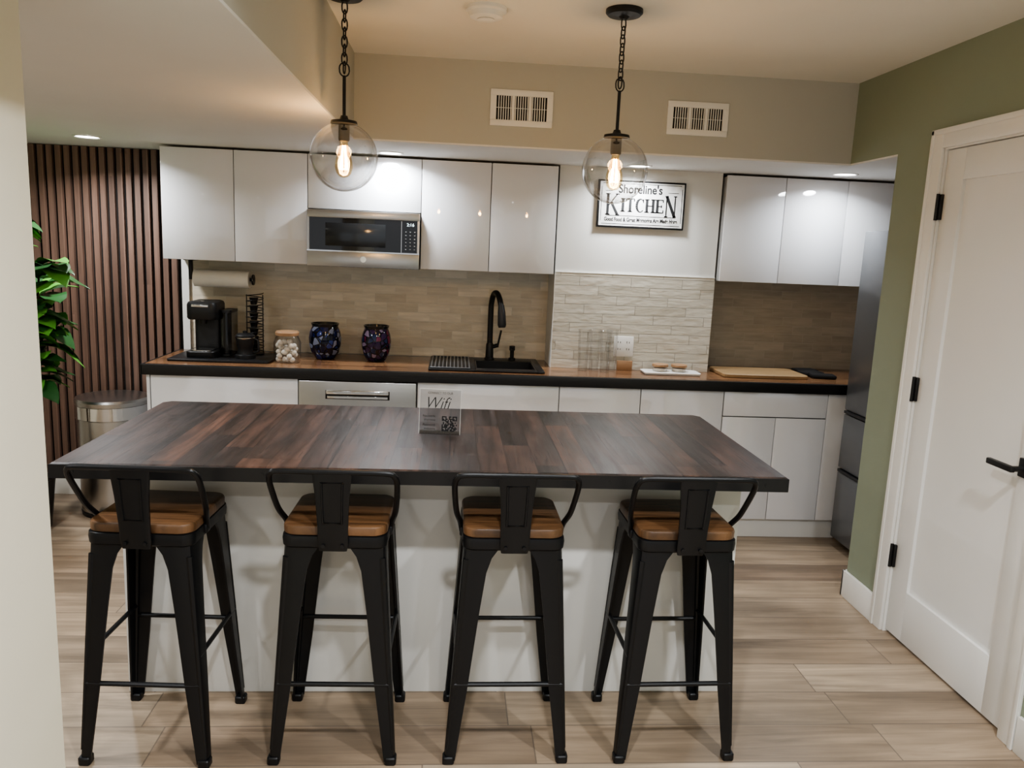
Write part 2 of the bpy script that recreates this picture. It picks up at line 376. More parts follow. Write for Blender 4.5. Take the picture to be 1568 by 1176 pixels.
# ------------------------------------------------------------ upper cabinets
def upper(name, xs, holes=()):
    g = group(name, ((xs[0]+xs[-1])/2, 4.62, 1.45))
    car = B(); dr = B()
    for i, (a, b) in enumerate(zip(xs, xs[1:])):
        zb = 1.755 if i in holes else 1.45
        car.box(a+0.001, b-0.001, 4.471, YB-0.012, zb, 2.035)
        dr.box(a+0.002, b-0.002, 4.45, 4.470, zb, 2.042, 0.0015)
    car.done('carcass', M['carcass'], g); dr.done('doors', M['gloss'], g)
    return g
upper('upper_cabinet', [-1.59, -1.205, -0.812, -0.196, 0.187, 0.558], holes=(2,))
upper('upper_cabinet', [1.515, 1.86, 2.225, 2.59, 2.945])

# ------------------------------------------------------------ base cabinets + worktop
CY = 4.18
g = group('base_cabinet', (0, 4.45, 0))
car = B(); dr = B()
for a, b in ((-1.58, -0.815), (-0.185, 0.585), (0.585, 1.04), (1.04, 1.51), (1.51, 2.11), (2.11, 2.94)):
    for xx in (a, b-0.018): car.box(xx, xx+0.018, CY+0.02, 4.49, 0.11, 0.855)
    car.box(a, b, CY+0.02, 4.49, 0.11, 0.128)
car.box(-1.58, 2.94, 4.47, 4.49, 0.11, 0.855)
car.done('carcass', M['carcass'], g)
for a, b in ((-1.58, -0.815), (-0.185, 0.587), (0.587, 1.04), (1.04, 1.509)):
    dr.box(a+0.003, b-0.002, CY, CY+0.019, 0.115, 0.852, 0.0015)
dr.box(1.513, 2.107, CY, CY+0.019, 0.715, 0.852, 0.0015)
dr.box(1.513, 1.815, CY, CY+0.019, 0.115, 0.709, 0.0015).box(1.819, 2.107, CY, CY+0.019, 0.115, 0.709, 0.0015)
dr.box(2.111, 2.94, CY, CY+0.019, 0.115, 0.852, 0.0015)
dr.box(-1.598, -1.582, CY, 4.77, 0, 0.855)
dr.done('fronts', M['gloss'], g)
B().box(-1.58, -0.815, CY+0.03, CY+0.045, 0, 0.11).box(-0.185, 2.94, CY+0.03, CY+0.045, 0, 0.11).done('toe_kick', M['islandw'], g)

SX0, SX1, SY0, SY1 = 0.13, 0.47, 4.30, 4.60
g = group('countertop', (0, 4.45, 0.86))
ct = B(); z0, z1 = 0.86, 0.91
ct.box(-1.61, SX0, 4.165, YB-0.031, z0, z1).box(SX1, BX0-0.001, 4.165, YB-0.011, z0, z1)
ct.box(SX0, SX1, 4.165, SY0, z0, z1).box(SX0, SX1, SY1, YB-0.011, z0, z1)
ct.box(BX0-0.001, BX1+0.001, 4.165, BYF-0.011, z0, z1).box(BX1+0.001, 2.945, 4.165, YB-0.011, z0, z1)
ct.done('wood_top', M['butcher'], g)
B().box(-1.615, 2.945, 4.150, 4.165, z0-0.003, z1+0.0015, 0.002).box(-1.618, -1.610, 4.15, YB-0.032, z0-0.003, z1+0.0015).box(-1.61, 2.945, 4.165, 4.180, z1, z1+0.0015).done('black_edge', M['black'], g)

# dishwasher
g = group('dishwasher', (-0.5, 4.4, 0))
B().box(-0.812, -0.188, 4.20, 4.465, 0.02, 0.853).done('tub', M['carcass'], g)
B().box(-0.810, -0.190, 4.165, 4.199, 0.10, 0.848, 0.004).done('front', M['steel'], g)
B().box(-0.67, -0.33, 4.1645, 4.168, 0.752, 0.800, 0.001).done('pocket', M['dark'], g)
B().box(-0.665, -0.335, 4.150, 4.166, 0.780, 0.802, 0.005).box(-0.66, -0.34, 4.160, 4.1645, 0.757, 0.770, 0.001).done('handle', M['chrome'], g)

# sink
g = group('kitchen_sink', (0.185, 4.45, 0.91))
k = B(); t = 0.008; SB = 0.8605
k.box(-0.13, SX0, 4.235, 4.735, 0.9125, 0.922, 0.003).box(SX1, 0.51, 4.235, 4.735, 0.9125, 0.922, 0.003)
k.box(SX0, SX1, 4.235, SY0, 0.9125, 0.922, 0.003).box(SX0, SX1, SY1, 4.735, 0.9125, 0.922, 0.003)
k.box(SX0+0.001, SX0+t, SY0+0.001, SY1-0.001, SB, 0.922).box(SX1-t, SX1-0.001, SY0+0.001, SY1-0.001, SB, 0.922).box(SX0+0.001, SX1-0.001, SY0+0.001, SY0+t, SB, 0.922).box(SX0+0.001, SX1-0.001, SY1-t, SY1-0.001, SB, 0.922)
k.box(SX0+0.001, SX1-0.001, SY0+0.001, SY1-0.001, SB, SB+0.006)
k.done('basin', M['black'], g)
B().lathe([(0, 0.0075), (0.035, 0.0075), (0.04, 0.009), (0.043, 0.006)], (0.30, 4.45, SB), 24).done('drain', M['steel_dk'], g)
k = B()
for i in range(11):
    xx = -0.115+i*0.021
    k.tube([(xx, 4.26, 0.927), (xx, 4.70, 0.927)], 0.004, 6)
k.tube([(-0.12, 4.26, 0.926), (0.1, 4.26, 0.926)], 0.004, 6).tube([(-0.12, 4.70, 0.926), (0.1, 4.70, 0.926)], 0.004, 6)
k.done('drying_rack', M['steel_dk'], g)
FZ = 0.9225
g = group('kitchen_faucet', (0.22, 4.66, FZ))
k = B()
k.lathe([(0, 0), (0.03, 0), (0.03, 0.008), (0.024, 0.014), (0.022, 0.09), (0.018, 0.10), (0.0, 0.10)], (0.22, 4.66, FZ), 20)
P = [(0.22, 4.66, 1.0), (0.22, 4.66, 1.20), (0.222, 4.655, 1.265), (0.232, 4.62, 1.315), (0.248, 4.57, 1.322), (0.262, 4.525, 1.29), (0.27, 4.50, 1.25)]
k.tube(catmull(P, 6), 0.0165, 14)
k.tube([(0.27, 4.50, 1.26), (0.273, 4.49, 1.22), (0.277, 4.478, 1.15), (0.278, 4.475, 1.135)], [0.017, 0.022, 0.025, 0.02], 14)
k.tube([(0.24, 4.66, 1.0), (0.27, 4.655, 1.01)], 0.012, 10).tube([(0.266, 4.655, 1.0), (0.285, 4.65, 1.10)], 0.006, 8)
k.done('body', M['black'], g)
B().lathe([(0, 0), (0.02, 0), (0.02, 0.012), (0.012, 0.016), (0.012, 0.055), (0.017, 0.06), (0.017, 0.085), (0, 0.088)], (0.356, 4.66, FZ), 16).tube([(0.356, 4.66, 0.995), (0.356, 4.61, 0.985)], 0.006).done('soap_dispenser', M['black'])

# microwave
g = group('microwave', (-0.504, 4.6, 1.445))
B().box(-0.808, -0.200, 4.43, YB-0.012, 1.445, 1.750).done('body', M['steel_dk'], g)
B().box(-0.808, -0.200, 4.405, 4.43, 1.708, 1.750, 0.003).box(-0.808, -0.200, 4.405, 4.43, 1.447, 1.532, 0.003).box(-0.808, -0.796, 4.405, 4.43, 1.532, 1.708).box(-0.212, -0.200, 4.405, 4.43, 1.532, 1.708).done('steel_front', M['steel'], g)
B().box(-0.796, -0.212, 4.408, 4.43, 1.532, 1.708).done('glass_door', M['blkgloss'], g)
B().box(-0.71, -0.385, 4.4065, 4.409, 1.558, 1.682, 0.001).done('window', M['blkgloss2'], g)
B().box(-0.300, -0.297, 4.4065, 4.409, 1.535, 1.705).box(-0.808, -0.2, 4.4, 4.406, 1.527, 1.534).done('door_split', M['chrome'], g)
text('2:16', 0.024, (-0.250, 4.4068, 1.686), M['display'], g)
k = B()
for i in range(3):
    for j in range(6): k.box(-0.278+i*0.024, -0.271+i*0.024, 4.4068, 4.4085, 1.552+j*0.019, 1.555+j*0.019)
k.done('keypad', M['carcass'], g)
B().tube([(-0.504, 4.400, 1.490), (-0.504, 4.4055, 1.490)], 0.016, 20).done('badge', M['chrome'], g)
k = B()
for i in range(12): k.box(-0.78+i*0.047, -0.745+i*0.047, 4.46, 4.49, 1.4435, 1.4452)
k.done('grille', M['dark'], g)

# refrigerator
g = group('refrigerator', (2.52, 3.7, 0))
B().box(2.225, 2.90, 3.29, 4.115, 0.02, 1.755, 0.004).done('body', M['steel_dk'], g)
k = B()
k.box(2.175, 2.222, 3.29, 3.698, 0.785, 1.755, 0.006).box(2.175, 2.222, 3.704, 4.115, 0.785, 1.755, 0.006)
k.box(2.175, 2.222, 3.29, 4.115, 0.455, 0.760, 0.006).box(2.175, 2.222, 3.29, 4.115, 0.05, 0.430, 0.006)
k.done('doors', M['steel_dk'], g)
B().box(2.20, 2.226, 3.295, 4.11, 0.05, 1.75).done('gaskets', M['dark'], g)
k = B()
for z in (0.775, 0.443): k.box(2.166, 2.20, 3.31, 4.10, z-0.008, z+0.008, 0.002)
k.done('handles', M['black'], g)
B().box(2.25, 2.88, 3.32, 4.08, 0, 0.02).done('feet', M['black'], g)

# ------------------------------------------------------------ island
g = group('kitchen_island', (-0.045, 2.8, 0))
x0_, x1_, y0_, y1_ = -1.172, 1.068, 2.32, 3.25
def outline(i, ch=0.03):
    return [(x0_+i, y0_+i), (x1_-i, y0_+i), (x1_-i, y1_-ch), (x1_-ch, y1_-i), (x0_+ch, y1_-i), (x0_+i, y1_-ch)]
B().loft([[Vector((a, b, z)) for a, b in outline(i)] for z, i in ((0.868, 0), (0.906, 0), (0.910, 0.004))]).done('wood_top', M['table'], g)
B().loft([[Vector((a, b, z)) for a, b in outline(i)] for z, i in ((0.863, -0.004), (0.905, -0.004), (0.906, -0.002))], cap=True).done('black_edge', M['black'], g)
k = B()
k.box(-1.09, 1.03, 2.625, 3.20, 0, 0.862)
k.box(-1.095, 1.035, 2.605, 2.626, 0, 0.862, 0.002)
k.done('base_panel', M['islandw'], g)
k = B()
for xx in (-1.11, -0.56, -0.01, 0.50, 1.0): k.tube([(xx, 2.3145, 0.885), (xx, 2.3165, 0.885)], 0.006, 12)
k.done('edge_bolts', M['black'], g)

# wifi sign
g = group('acrylic_wifi_sign', (-0.04, 2.78, 0.911), math.radians(-5))
B().box(-0.075, 0.075, -0.0015, 0.0015, 0.0, 0.165, mtx=Matrix.Rotation(math.radians(-6), 4, 'X')).box(-0.075, 0.075, -0.002, 0.055, 0.0, 0.003).done('sheet', M['acryl'], g, local=True)
tg = bpy.data.objects.new('print', None); COL.objects.link(tg); tg.parent = g; tg.rotation_euler = (math.radians(-6), 0, 0)
def ltext(body, size, x, z, w=None, off=0, shear=0):
    o = text(body, size, (0, 0, 0), M['text'], None, w, off, 0.0002, shear=shear); o.parent = tg; o.location = (x, -0.0022, z); return o
ltext('CONNECT TO OUR', 0.011, 0.0, 0.150, 0.09)
ltext('Wifi', 0.062, -0.012, 0.112, 0.085, -0.0008, 0.35)
ltext('Network:', 0.011, -0.038, 0.066, 0.045)
ltext('shoreline', 0.009, -0.036, 0.052, 0.04)
ltext('Password:', 0.011, -0.038, 0.034, 0.045)
ltext('welcome', 0.009, -0.036, 0.020, 0.04)
k = B(); n = 13; q = 0.055/n
for i in range(n):
    for j in range(n):
        fi = (i < 4 and j < 4) or (i > 8 and j > 8) or (i < 4 and j > 8)
        on = random.random() < 0.52
        if fi:
            a, b_ = (i if i < 4 else i-9), (j if j < 4 else j-9); on = a in (0, 3) or b_ in (0, 3) or (a == 1 and b_ == 1)
        if on: k.box(0.008+i*q, 0.008+(i+1)*q, -0.0022, -0.0018, 0.012+j*q, 0.012+(j+1)*q)
o = k.done('qr_code', M['text'], tg, local=True)
k = B()
for a in ((-0.075, 0.075, 0.163, 0.165), (-0.075, -0.0738, 0, 0.165), (0.0738, 0.075, 0, 0.165)): k.box(a[0], a[1], -0.0017, 0.0017, a[2], a[3])
k.done('sheet_edge', M['plastic_w'], tg, local=True)

# ------------------------------------------------------------ stools
def stool_parts():
    g = group('bar_stool', (0, 0, 0))
    lg = B()
    prof = [(0.705, 0.122), (0.692, 0.102), (0.665, 0.085), (0.62, 0.073), (0.50, 0.064), (0.25, 0.050), (0.06, 0.036), (0.012, 0.033)]
    for sx in (1, -1):
        for sy in (1, -1):
            rings = []
            for z, wd in prof:
                t = z/0.705
                cx = sx*(0.192+(0.148-0.192)*t); cy = sy*(0.185+(0.152-0.185)*t)
                th = 0.006; r = min(0.02, wd*0.35)
                pts = [(wd, 0), (r, 0), (r*0.3, r*0.3), (0, r), (0, wd), (th, wd), (th, r+0.002), (r*0.3+th*0.7, r*0.3+th*0.7), (r+0.002, th), (wd, th)]
                rings.append([Vector((cx-sx*px, cy-sy*py, z)) for px, py in pts])
            lg.loft(rings)
            cx = sx*0.178; cy = sy*0.171
            lg.rrect(cx, cy, 0.036, 0.036, 0.008, [(0, 0.002), (0.004, 0), (0.022, 0), (0.026, 0.003)], 3)
            a = Vector((sx*0.140, sy*0.144, 0.66)); b = Vector((sx*0.183, sy*0.176, 0.05))
            lg.tube([a, b], [0.012, 0.006], 8)
    lg.done('legs', M['metal_blk'], g, local=True)
    fr = B()
    fr.rrect(0, 0, 0.312, 0.322, 0.035, [(0.690, 0.008), (0.696, 0.002), (0.716, 0.0), (0.728, 0.002), (0.730, 0.006)], 6)
    fr.done('seat_frame', M['metal_blk'], g, local=True)
    st = B(); st.rrect(0, 0, 0.308, 0.318, 0.045, [(0.7305, 0.004), (0.733, 0.001), (0.752, 0.0), (0.758, 0.003), (0.761, 0.010)], 8)
    st.done('seat', M['seat'], g, local=True)
    br = B()
    def at(z, sx, sy):
        t = z/0.705
        return Vector((sx*(0.186+(0.140-0.186)*t), sy*(0.179+(0.144-0.179)*t), z))
    br.tube([at(0.26, -1, -1), at(0.26, 1, -1)], 0.0075).tube([at(0.315, -1, 1), at(0.315, 1, 1)], 0.0075)
    for sx in (1, -1): br.tube([at(0.35, sx, -1), at(0.35, sx, 1)], 0.0075)
    br.done('foot_rails', M['metal_blk'], g, local=True)
    bk = B()
    P = [(-0.155, -0.045, 0.712), (-0.161, -0.060, 0.745), (-0.174, -0.098, 0.79), (-0.181, -0.138, 0.85), (-0.183, -0.172, 0.902), (-0.176, -0.188, 0.926), (-0.155, -0.193, 0.935)]
    P2 = [(-x, y, z) for x, y, z in P][::-1]
    bk.tube(catmull(P+[(-0.06, -0.194, 0.936), (0.06, -0.194, 0.936)]+P2, 6), 0.0088, 10)
    for sx in (1, -1): bk.box(sx*0.150-0.012, sx*0.150+0.012, -0.062, -0.03, 0.700, 0.728, 0.004)
    rings = []
    for z, hw, y in ((0.690, 0.040, -0.166), (0.71, 0.044, -0.169), (0.76, 0.044, -0.174), (0.85, 0.048, -0.184), (0.92, 0.055, -0.190), (0.940, 0.057, -0.192)):
        rings.append([Vector((-hw, y, z)), Vector((hw, y, z)), Vector((hw, y-0.007, z)), Vector((hw*0.85, y-0.010, z)), Vector((-hw*0.85, y-0.010, z)), Vector((-hw, y-0.007, z))])
    bk.loft(rings)
    bk.tube([(-0.030, -0.1985, 0.905), (0.030, -0.1985, 0.905), (0.027, -0.1865, 0.78), (-0.027, -0.1865, 0.78)], 0.004, 6, closed=True)
    for sx in (1, -1): bk.tube([(sx*0.028, -0.174, 0.708), (sx*0.028, -0.184, 0.708)], 0.006, 8)
    bk.done('backrest', M['metal_blk'], g, local=True)
    return g
s0 = stool_parts()
kids = [c for c in bpy.data.objects if c.parent == s0]
pos = [(-0.882, 2.383, -3), (-0.330, 2.385, -1.0), (0.200, 2.385, 0.5), (0.735, 2.387, 1.5)]
for i, (x, y, r) in enumerate(pos):
    if i == 0: e = s0
    else:
        e = group('bar_stool')
        for c in kids:
            o = bpy.data.objects.new(c.name.split('.')[0], c.data); COL.objects.link(o); o.parent = e
    e.location = (x, y, 0); e.rotation_euler = (0, 0, math.radians(r))

# ------------------------------------------------------------ pendants
def link(b, c, rot, h=0.036, w=0.020):
    pts = []
    for k in range(16):
        a = 2*math.pi*k/16
        lx = w/2*math.cos(a); lz = (h/2)*math.sin(a)
        lz += 0.003*(1 if lz > 0 else -1)
        pts.append((c[0]+lx*math.cos(rot), c[1]+lx*math.sin(rot), c[2]+lz))
    b.tube(pts, 0.0026, 6, closed=True)
def pendant(x, y):
    gz = 1.885; R = 0.121
    g = group('pendant_light', (x, y, gz))
    k = B()
    k.lathe([(0, 2.44), (0.066, 2.44), (0.066, 2.428), (0.058, 2.420), (0.02, 2.416), (0.012, 2.408), (0, 2.408)], (x, y, 0), 32)
    z = 2.392; i = 0
    while z > 2.19:
        link(k, (x, y, z), (i % 2)*math.pi/2+0.5); z -= 0.0285; i += 1
    link(k, (x, y, 2.185), 0.4, 0.04, 0.036)
    k.tube([(x, y, 2.165), (x, y, 2.02)], 0.006, 10)
    k.lathe([(0, 2.03), (0.012, 2.028), (0.016, 2.016), (0.046, 2.010), (0.048, 2.000), (0.02, 1.998), (0.02, 1.945), (0.017, 1.94), (0, 1.94)], (x, y, 0), 28)
    k.done('chain_and_cap', M['black'], g)
    prof = [(R*math.sin(a), gz+R*math.cos(a)) for a in [math.radians(20+160*j/28) for j in range(29)]]
    prof[-1] = (0, gz-R)
    B().lathe(prof, (x, y, 0), 48).done('glass_globe', M['glass'], g, ang=80)
    bp = [(0.013, 1.945), (0.014, 1.93), (0.020, 1.905), (0.030, 1.870), (0.032, 1.850), (0.026, 1.828), (0.014, 1.816), (0, 1.813)]
    B().lathe(bp, (x, y, 0), 28).done('bulb_glass', M['bulbglass'], g, ang=80)
    f = B()
    for s_ in range(6):
        a = s_*math.pi/3
        p = [(x+0.005*math.cos(a), y+0.005*math.sin(a), 1.925), (x+0.014*math.cos(a), y+0.014*math.sin(a), 1.842)]
        f.tube(p, 0.0015, 6)
        a2 = a+math.pi/3
        if s_ % 2 == 0: f.tube([p[1], (x+0.014*math.cos(a2), y+0.014*math.sin(a2), 1.842)], 0.0015, 6)
    f.done('filament', M['fil'], g)
    B().tube([(x, y, 1.93), (x, y, 1.86)], 0.003, 8).done('bulb_stem', M['bulbbase'], g)
    l = bpy.data.lights.new('bulb_lamp', 'POINT'); l.energy = 3.6; l.color = (1.0, 0.72, 0.45); l.shadow_soft_size = 0.03
    o = bpy.data.objects.new('bulb_lamp', l); COL.objects.link(o); o.parent = g; o.location = (0, 0, 1.865-gz)
pendant(-0.412, 2.965)
pendant(0.575, 2.947)

# ------------------------------------------------------------ recessed lights
def downlight(x, y, z, e, col=(0.96, 0.98, 1.0), spread=150, r=0.055):
    g = group('recessed_light', (x, y, z))
    B().lathe([(r, -0.001), (r+0.014, -0.001), (r+0.014, -0.004), (r+0.004, -0.006), (r, -0.003)], (x, y, z), 32).done('trim_ring', M['trim'], g)
    B().lathe([(0, -0.002), (r, -0.002)], (x, y, z), 32).done('lens', M['led'], g)
    l = bpy.data.lights.new('led', 'AREA'); l.shape = 'DISK'; l.size = 2*r; l.energy = e; l.color = col; l.spread = math.radians(spread)
    o = bpy.data.objects.new('led', l); COL.objects.link(o); o.parent = g; o.location = (0, 0, -0.008)
downlight(-1.885, 4.285, ZL, 9)
downlight(-0.357, 4.32, ZL, 7, (0.90, 0.95, 1), 150)
downlight(0.98, 4.33, ZL, 5, (0.94, 0.97, 1), 150)
downlight(2.08, 4.22, ZL, 4, (0.90, 0.95, 1), 150)
downlight(-1.9, 2.3, ZL, 16)
downlight(-1.6, 0.5, ZL, 10)
downlight(0.1, 0.9, ZC, 20)
downlight(1.25, 0.9, ZC, 20)
downlight(0.1, -0.9, ZC, 18)
downlight(1.25, -0.9, ZC, 18)

B().lathe([(0, 0), (0.074, 0), (0.074, -0.012), (0.064, -0.018), (0.058, -0.034), (0.04, -0.040), (0, -0.040)], (0.086, 3.03, ZC), 36).lathe([(0.030, -0.0395), (0.034, -0.043), (0.022, -0.046), (0, -0.046)], (0.086, 3.03, ZC), 24).done('smoke_detector', M['plastic_w'])
def vent(cx, cz, w, h):
    yf = 3.85
    g = group('air_vent', (cx, yf-0.005, cz))
    k = B(); bw = 0.028
    k.box(cx-w/2, cx+w/2, yf-0.008, yf-0.0005, cz+h/2-bw, cz+h/2, 0.002).box(cx-w/2, cx+w/2, yf-0.008, yf-0.0005, cz-h/2, cz-h/2+bw, 0.002)
    k.box(cx-w/2, cx-w/2+bw, yf-0.008, yf-0.0005, cz-h/2+bw, cz+h/2-bw).box(cx+w/2-bw, cx+w/2, yf-0.008, yf-0.0005, cz-h/2+bw, cz+h/2-bw)
    iw = w-2*bw; n = 21
    for i in range(1, n):
        x = cx-iw/2+iw*i/n
        th = 0.0020 if i % 7 else 0.007
        k.box(x-th, x+th, yf-0.007, yf-0.002, cz-h/2+bw, cz+h/2-bw)
    k.box(cx-iw/2, cx+iw/2, yf-0.004, yf-0.002, cz-0.001, cz+0.001)
    k.done('grille', M['plastic_w'], g)
    B().box(cx-iw/2, cx+iw/2, yf-0.0018, yf-0.0004, cz-h/2+bw, cz+h/2-bw).done('duct', M['dark'], g)
vent(0.290, 2.235, 0.295, 0.165)
vent(1.137, 2.233, 0.297, 0.155)

# ------------------------------------------------------------ wall sign
sx, sz, sw, sh = 1.040, 1.857, 0.50, 0.262
g = group('kitchen_wall_sign', (sx, BYF-0.01, sz))
B().box(sx-sw/2, sx+sw/2, BYF-0.022, BYF-0.001, sz-sh/2, sz+sh/2, 0.002).done('board', M['text'], g)
B().box(sx-sw/2+0.010, sx+sw/2-0.010, BYF-0.0235, BYF-0.021, sz-sh/2+0.010, sz+sh/2-0.010).done('face', M['signw'], g)
k = B(); yy = BYF-0.0242
for (a, b, c_, d_) in ((-0.225, 0.225, 0.111, 0.114), (-0.225, 0.225, -0.112, -0.109), (-0.232, -0.229, -0.095, 0.095), (0.229, 0.232, -0.095, 0.095), (-0.2, 0.2, -0.066, -0.063), (0.15, 0.21, 0.070, 0.073), (-0.21, -0.17, 0.070, 0.073)):
    k.box(sx+a, sx+b, yy, yy+0.001, sz+c_, sz+d_)
def LT(ch, x0, w_, z0, h_):
    X = lambda u: sx+x0+u*w_
    Zz = lambda v: sz+z0+v*h_
    T, t = 0.015, 0.006
    ya, yb = yy, yy+0.001
    def stem(u, th=T, v0=0, v1=1, serif=True):
        k.box(X(u)-th/2, X(u)+th/2, ya, yb, Zz(v0), Zz(v1))
        if serif:
            for v in (v0, v1):
                o_ = t if v == v0 else -t
                k.box(X(u)-th/2-0.006, X(u)+th/2+0.006, ya, yb, min(Zz(v), Zz(v)+o_), max(Zz(v), Zz(v)+o_))
    def ln(a, b, th): k.bar((X(a[0]), Zz(a[1])), (X(b[0]), Zz(b[1])), th, ya, yb)
    if ch == 'K': stem(0.16); ln((0.2, 0.42), (0.85, 0.98), t); ln((0.40, 0.6), (0.9, 0.02), T); ln((0.72, 0.98), (1.0, 0.98), t); ln((0.76, 0.02), (1.05, 0.02), t)
    if ch == 'I': stem(0.5)
    if ch == 'T': stem(0.5); ln((0.02, 0.97), (0.98, 0.97), t); ln((0.05, 0.98), (0.05, 0.78), t); ln((0.95, 0.98), (0.95, 0.78), t)
    if ch == 'C':
        prev = None
        for i in range(15):
            a = math.radians(45+270*i/14); p = (0.55+0.42*math.cos(a), 0.5+0.48*math.sin(a))
            if prev: ln(prev, p, t+(T-t)*max(0, -math.cos(a)))
            prev = p
        ln((0.87, 0.98), (0.87, 0.70), t)
    if ch == 'H': stem(0.17); stem(0.83); ln((0.2, 0.5), (0.8, 0.5), t)
    if ch == 'E': stem(0.2); ln((0.2, 0.97), (0.9, 0.97), t); ln((0.2, 0.5), (0.7, 0.5), t); ln((0.2, 0.03), (0.92, 0.03), t); ln((0.9, 0.98), (0.9, 0.78), t); ln((0.92, 0.02), (0.92, 0.24), t); ln((0.7, 0.6), (0.7, 0.4), t)
    if ch == 'N': stem(0.14, 0.007); stem(0.86, 0.007); ln((0.12, 0.99), (0.86, 0.02), T*1.1)
x0 = -0.205
for ch, w_, z0_, h_ in (('K', 0.085, -0.062, 0.118), ('I', 0.03, -0.042, 0.075), ('T', 0.056, -0.042, 0.075), ('C', 0.056, -0.042, 0.075), ('H', 0.060, -0.042, 0.075), ('E', 0.052, -0.042, 0.075), ('N', 0.075, -0.062, 0.118)):
    LT(ch, x0, w_*0.9, z0_, h_); x0 += w_
k.done('serif_lettering', M['text'], g)
text("Shoreline's", 0.066, (sx-0.01, yy, sz+0.082), M['text'], g, 0.25, 0.0016)
text('Good Food & Great Memories Are Made Here', 0.030, (sx, yy, sz-0.086), M['text'], g, 0.42, 0.0010)

# outlet
g = group('wall_outlet', (0.993, BYF-0.012, 1.048))
B().box(0.935, 1.051, BYF-0.017, BYF-0.0105, 0.988, 1.108, 0.003).done('plate', M['plastic_w'], g)
k = B()
for xx in (0.967, 1.019):
    for zz in (1.027, 1.067):
        k.box(xx-0.009, xx-0.006, BYF-0.018, BYF-0.0165, zz, zz+0.012).box(xx+0.005, xx+0.008, BYF-0.018, BYF-0.0165, zz, zz+0.010)
k.done('slots', M['dark'], g)
B().box(0.955, 1.045, BYF-0.045, BYF-0.030, 0.911, 0.967, 0.001, mtx=None).done('wooden_card_block', M['woodlt'])

# ------------------------------------------------------------ counter items
CZ = 0.9115
B().rrect(-1.265, 4.46, 0.54, 0.34, 0.02, [(CZ+0.001, 0), (CZ+0.010, 0), (CZ+0.012, 0.003)]).done('black_serving_tray', M['black'])
TZ = CZ+0.013
g = group('coffee_maker', (-1.37, 4.50, TZ))
k = B()
k.rrect(-1.375, 4.47, 0.155, 0.25, 0.03, [(TZ, 0.002), (TZ+0.004, 0), (TZ+0.030, 0), (TZ+0.034, 0.003)])
k.rrect(-1.375, 4.545, 0.15, 0.10, 0.03, [(TZ+0.03, 0), (TZ+0.26, 0)])
k.rrect(-1.375, 4.48, 0.160, 0.22, 0.04, [(TZ+0.205, 0.006), (TZ+0.215, 0), (TZ+0.285, 0), (TZ+0.298, 0.006), (TZ+0.303, 0.02)])
k.lathe([(0, 0.20), (0.018, 0.18), (0.022, 0.207), (0, 0.207)], (-1.375, 4.43, TZ), 16)
k.done('body', M['black'], g)
B().rrect(-1.375, 4.42, 0.11, 0.11, 0.02, [(TZ+0.035, 0), (TZ+0.039, 0)]).box(-1.42, -1.33, 4.366, 4.372, TZ+0.275, TZ+0.288, 0.002).lathe([(0, 0.305), (0.012, 0.3055), (0.012, 0.303), (0, 0.303)], (-1.375, 4.42, TZ), 16).done('chrome_details', M['chrome'], g)
B().rrect(-1.265, 4.53, 0.06, 0.16, 0.02, [(TZ+0.01, 0), (TZ+0.24, 0)]).done('water_tank', glass('smoke_tank', (0.25, 0.26, 0.28, 1), 0.5), g)
B().rrect(-1.265, 4.53, 0.062, 0.162, 0.02, [(TZ+0.241, 0), (TZ+0.255, 0)]).rrect(-1.265, 4.53, 0.062, 0.162, 0.02, [(TZ, 0), (TZ+0.009, 0)]).done('tank_lid', M['black'], g)
g = group('coffee_pod_rack', (-1.13, 4.56, TZ))
k = B(); pts = []
k.lathe([(0, 0), (0.05, 0), (0.05, 0.006), (0, 0.006)], (-1.13, 4.56, TZ), 24)
k.tube([(-1.085, 4.56, TZ), (-1.085, 4.56, TZ+0.34)], 0.003, 6).tube([(-1.175, 4.56, TZ), (-1.175, 4.56, TZ+0.34)], 0.003, 6)
for i in range(200):
    a = i*2*math.pi/18; pts.append((-1.13+0.047*math.cos(a), 4.56+0.047*math.sin(a), TZ+0.012+i*0.0017))
k.tube(pts, 0.0028, 6)
k.done('wire_spiral', M['black'], g)
k = B()
for j in range(7): k.lathe([(0, 0), (0.017, 0), (0.0235, 0.034), (0.0255, 0.036), (0.0255, 0.039), (0, 0.039)], (-1.135, 4.56, TZ+0.02+j*0.044), 18)
k.done('coffee_pods', M['black'], g)
g = group('milk_frother', (-1.145, 4.40, TZ))
B().lathe([(0, 0), (0.056, 0), (0.056, 0.018), (0.045, 0.022), (0.040, 0.05), (0.044, 0.06), (0.050, 0.11), (0.052, 0.125), (0.04, 0.135), (0.012, 0.138), (0.012, 0.150), (0, 0.152)], (-1.145, 4.40, TZ), 28).tube([(-1.10, 4.40, TZ+0.11), (-1.075, 4.40, TZ+0.10), (-1.072, 4.40, TZ+0.04), (-1.10, 4.40, TZ+0.03)], 0.006, 8).done('jug', M['black'], g)
B().lathe([(0.0515, 0.108), (0.0535, 0.112), (0.0515, 0.116)], (-1.145, 4.40, TZ), 28).done('rim', M['chrome'], g)
cxx = -0.912
g = group('glass_canister', (cxx, 4.38, CZ))
B().lathe([(0, 0), (0.066, 0), (0.072, 0.012), (0.074, 0.11), (0.062, 0.14), (0.058, 0.15)], (cxx, 4.38, CZ), 32).done('jar', M['tumbler'], g, ang=60)
B().lathe([(0, 0.150), (0.062, 0.150), (0.064, 0.165), (0.060, 0.172), (0, 0.174)], (cxx, 4.38, CZ), 32).done('wood_lid', M['woodlt'], g)
k = B()
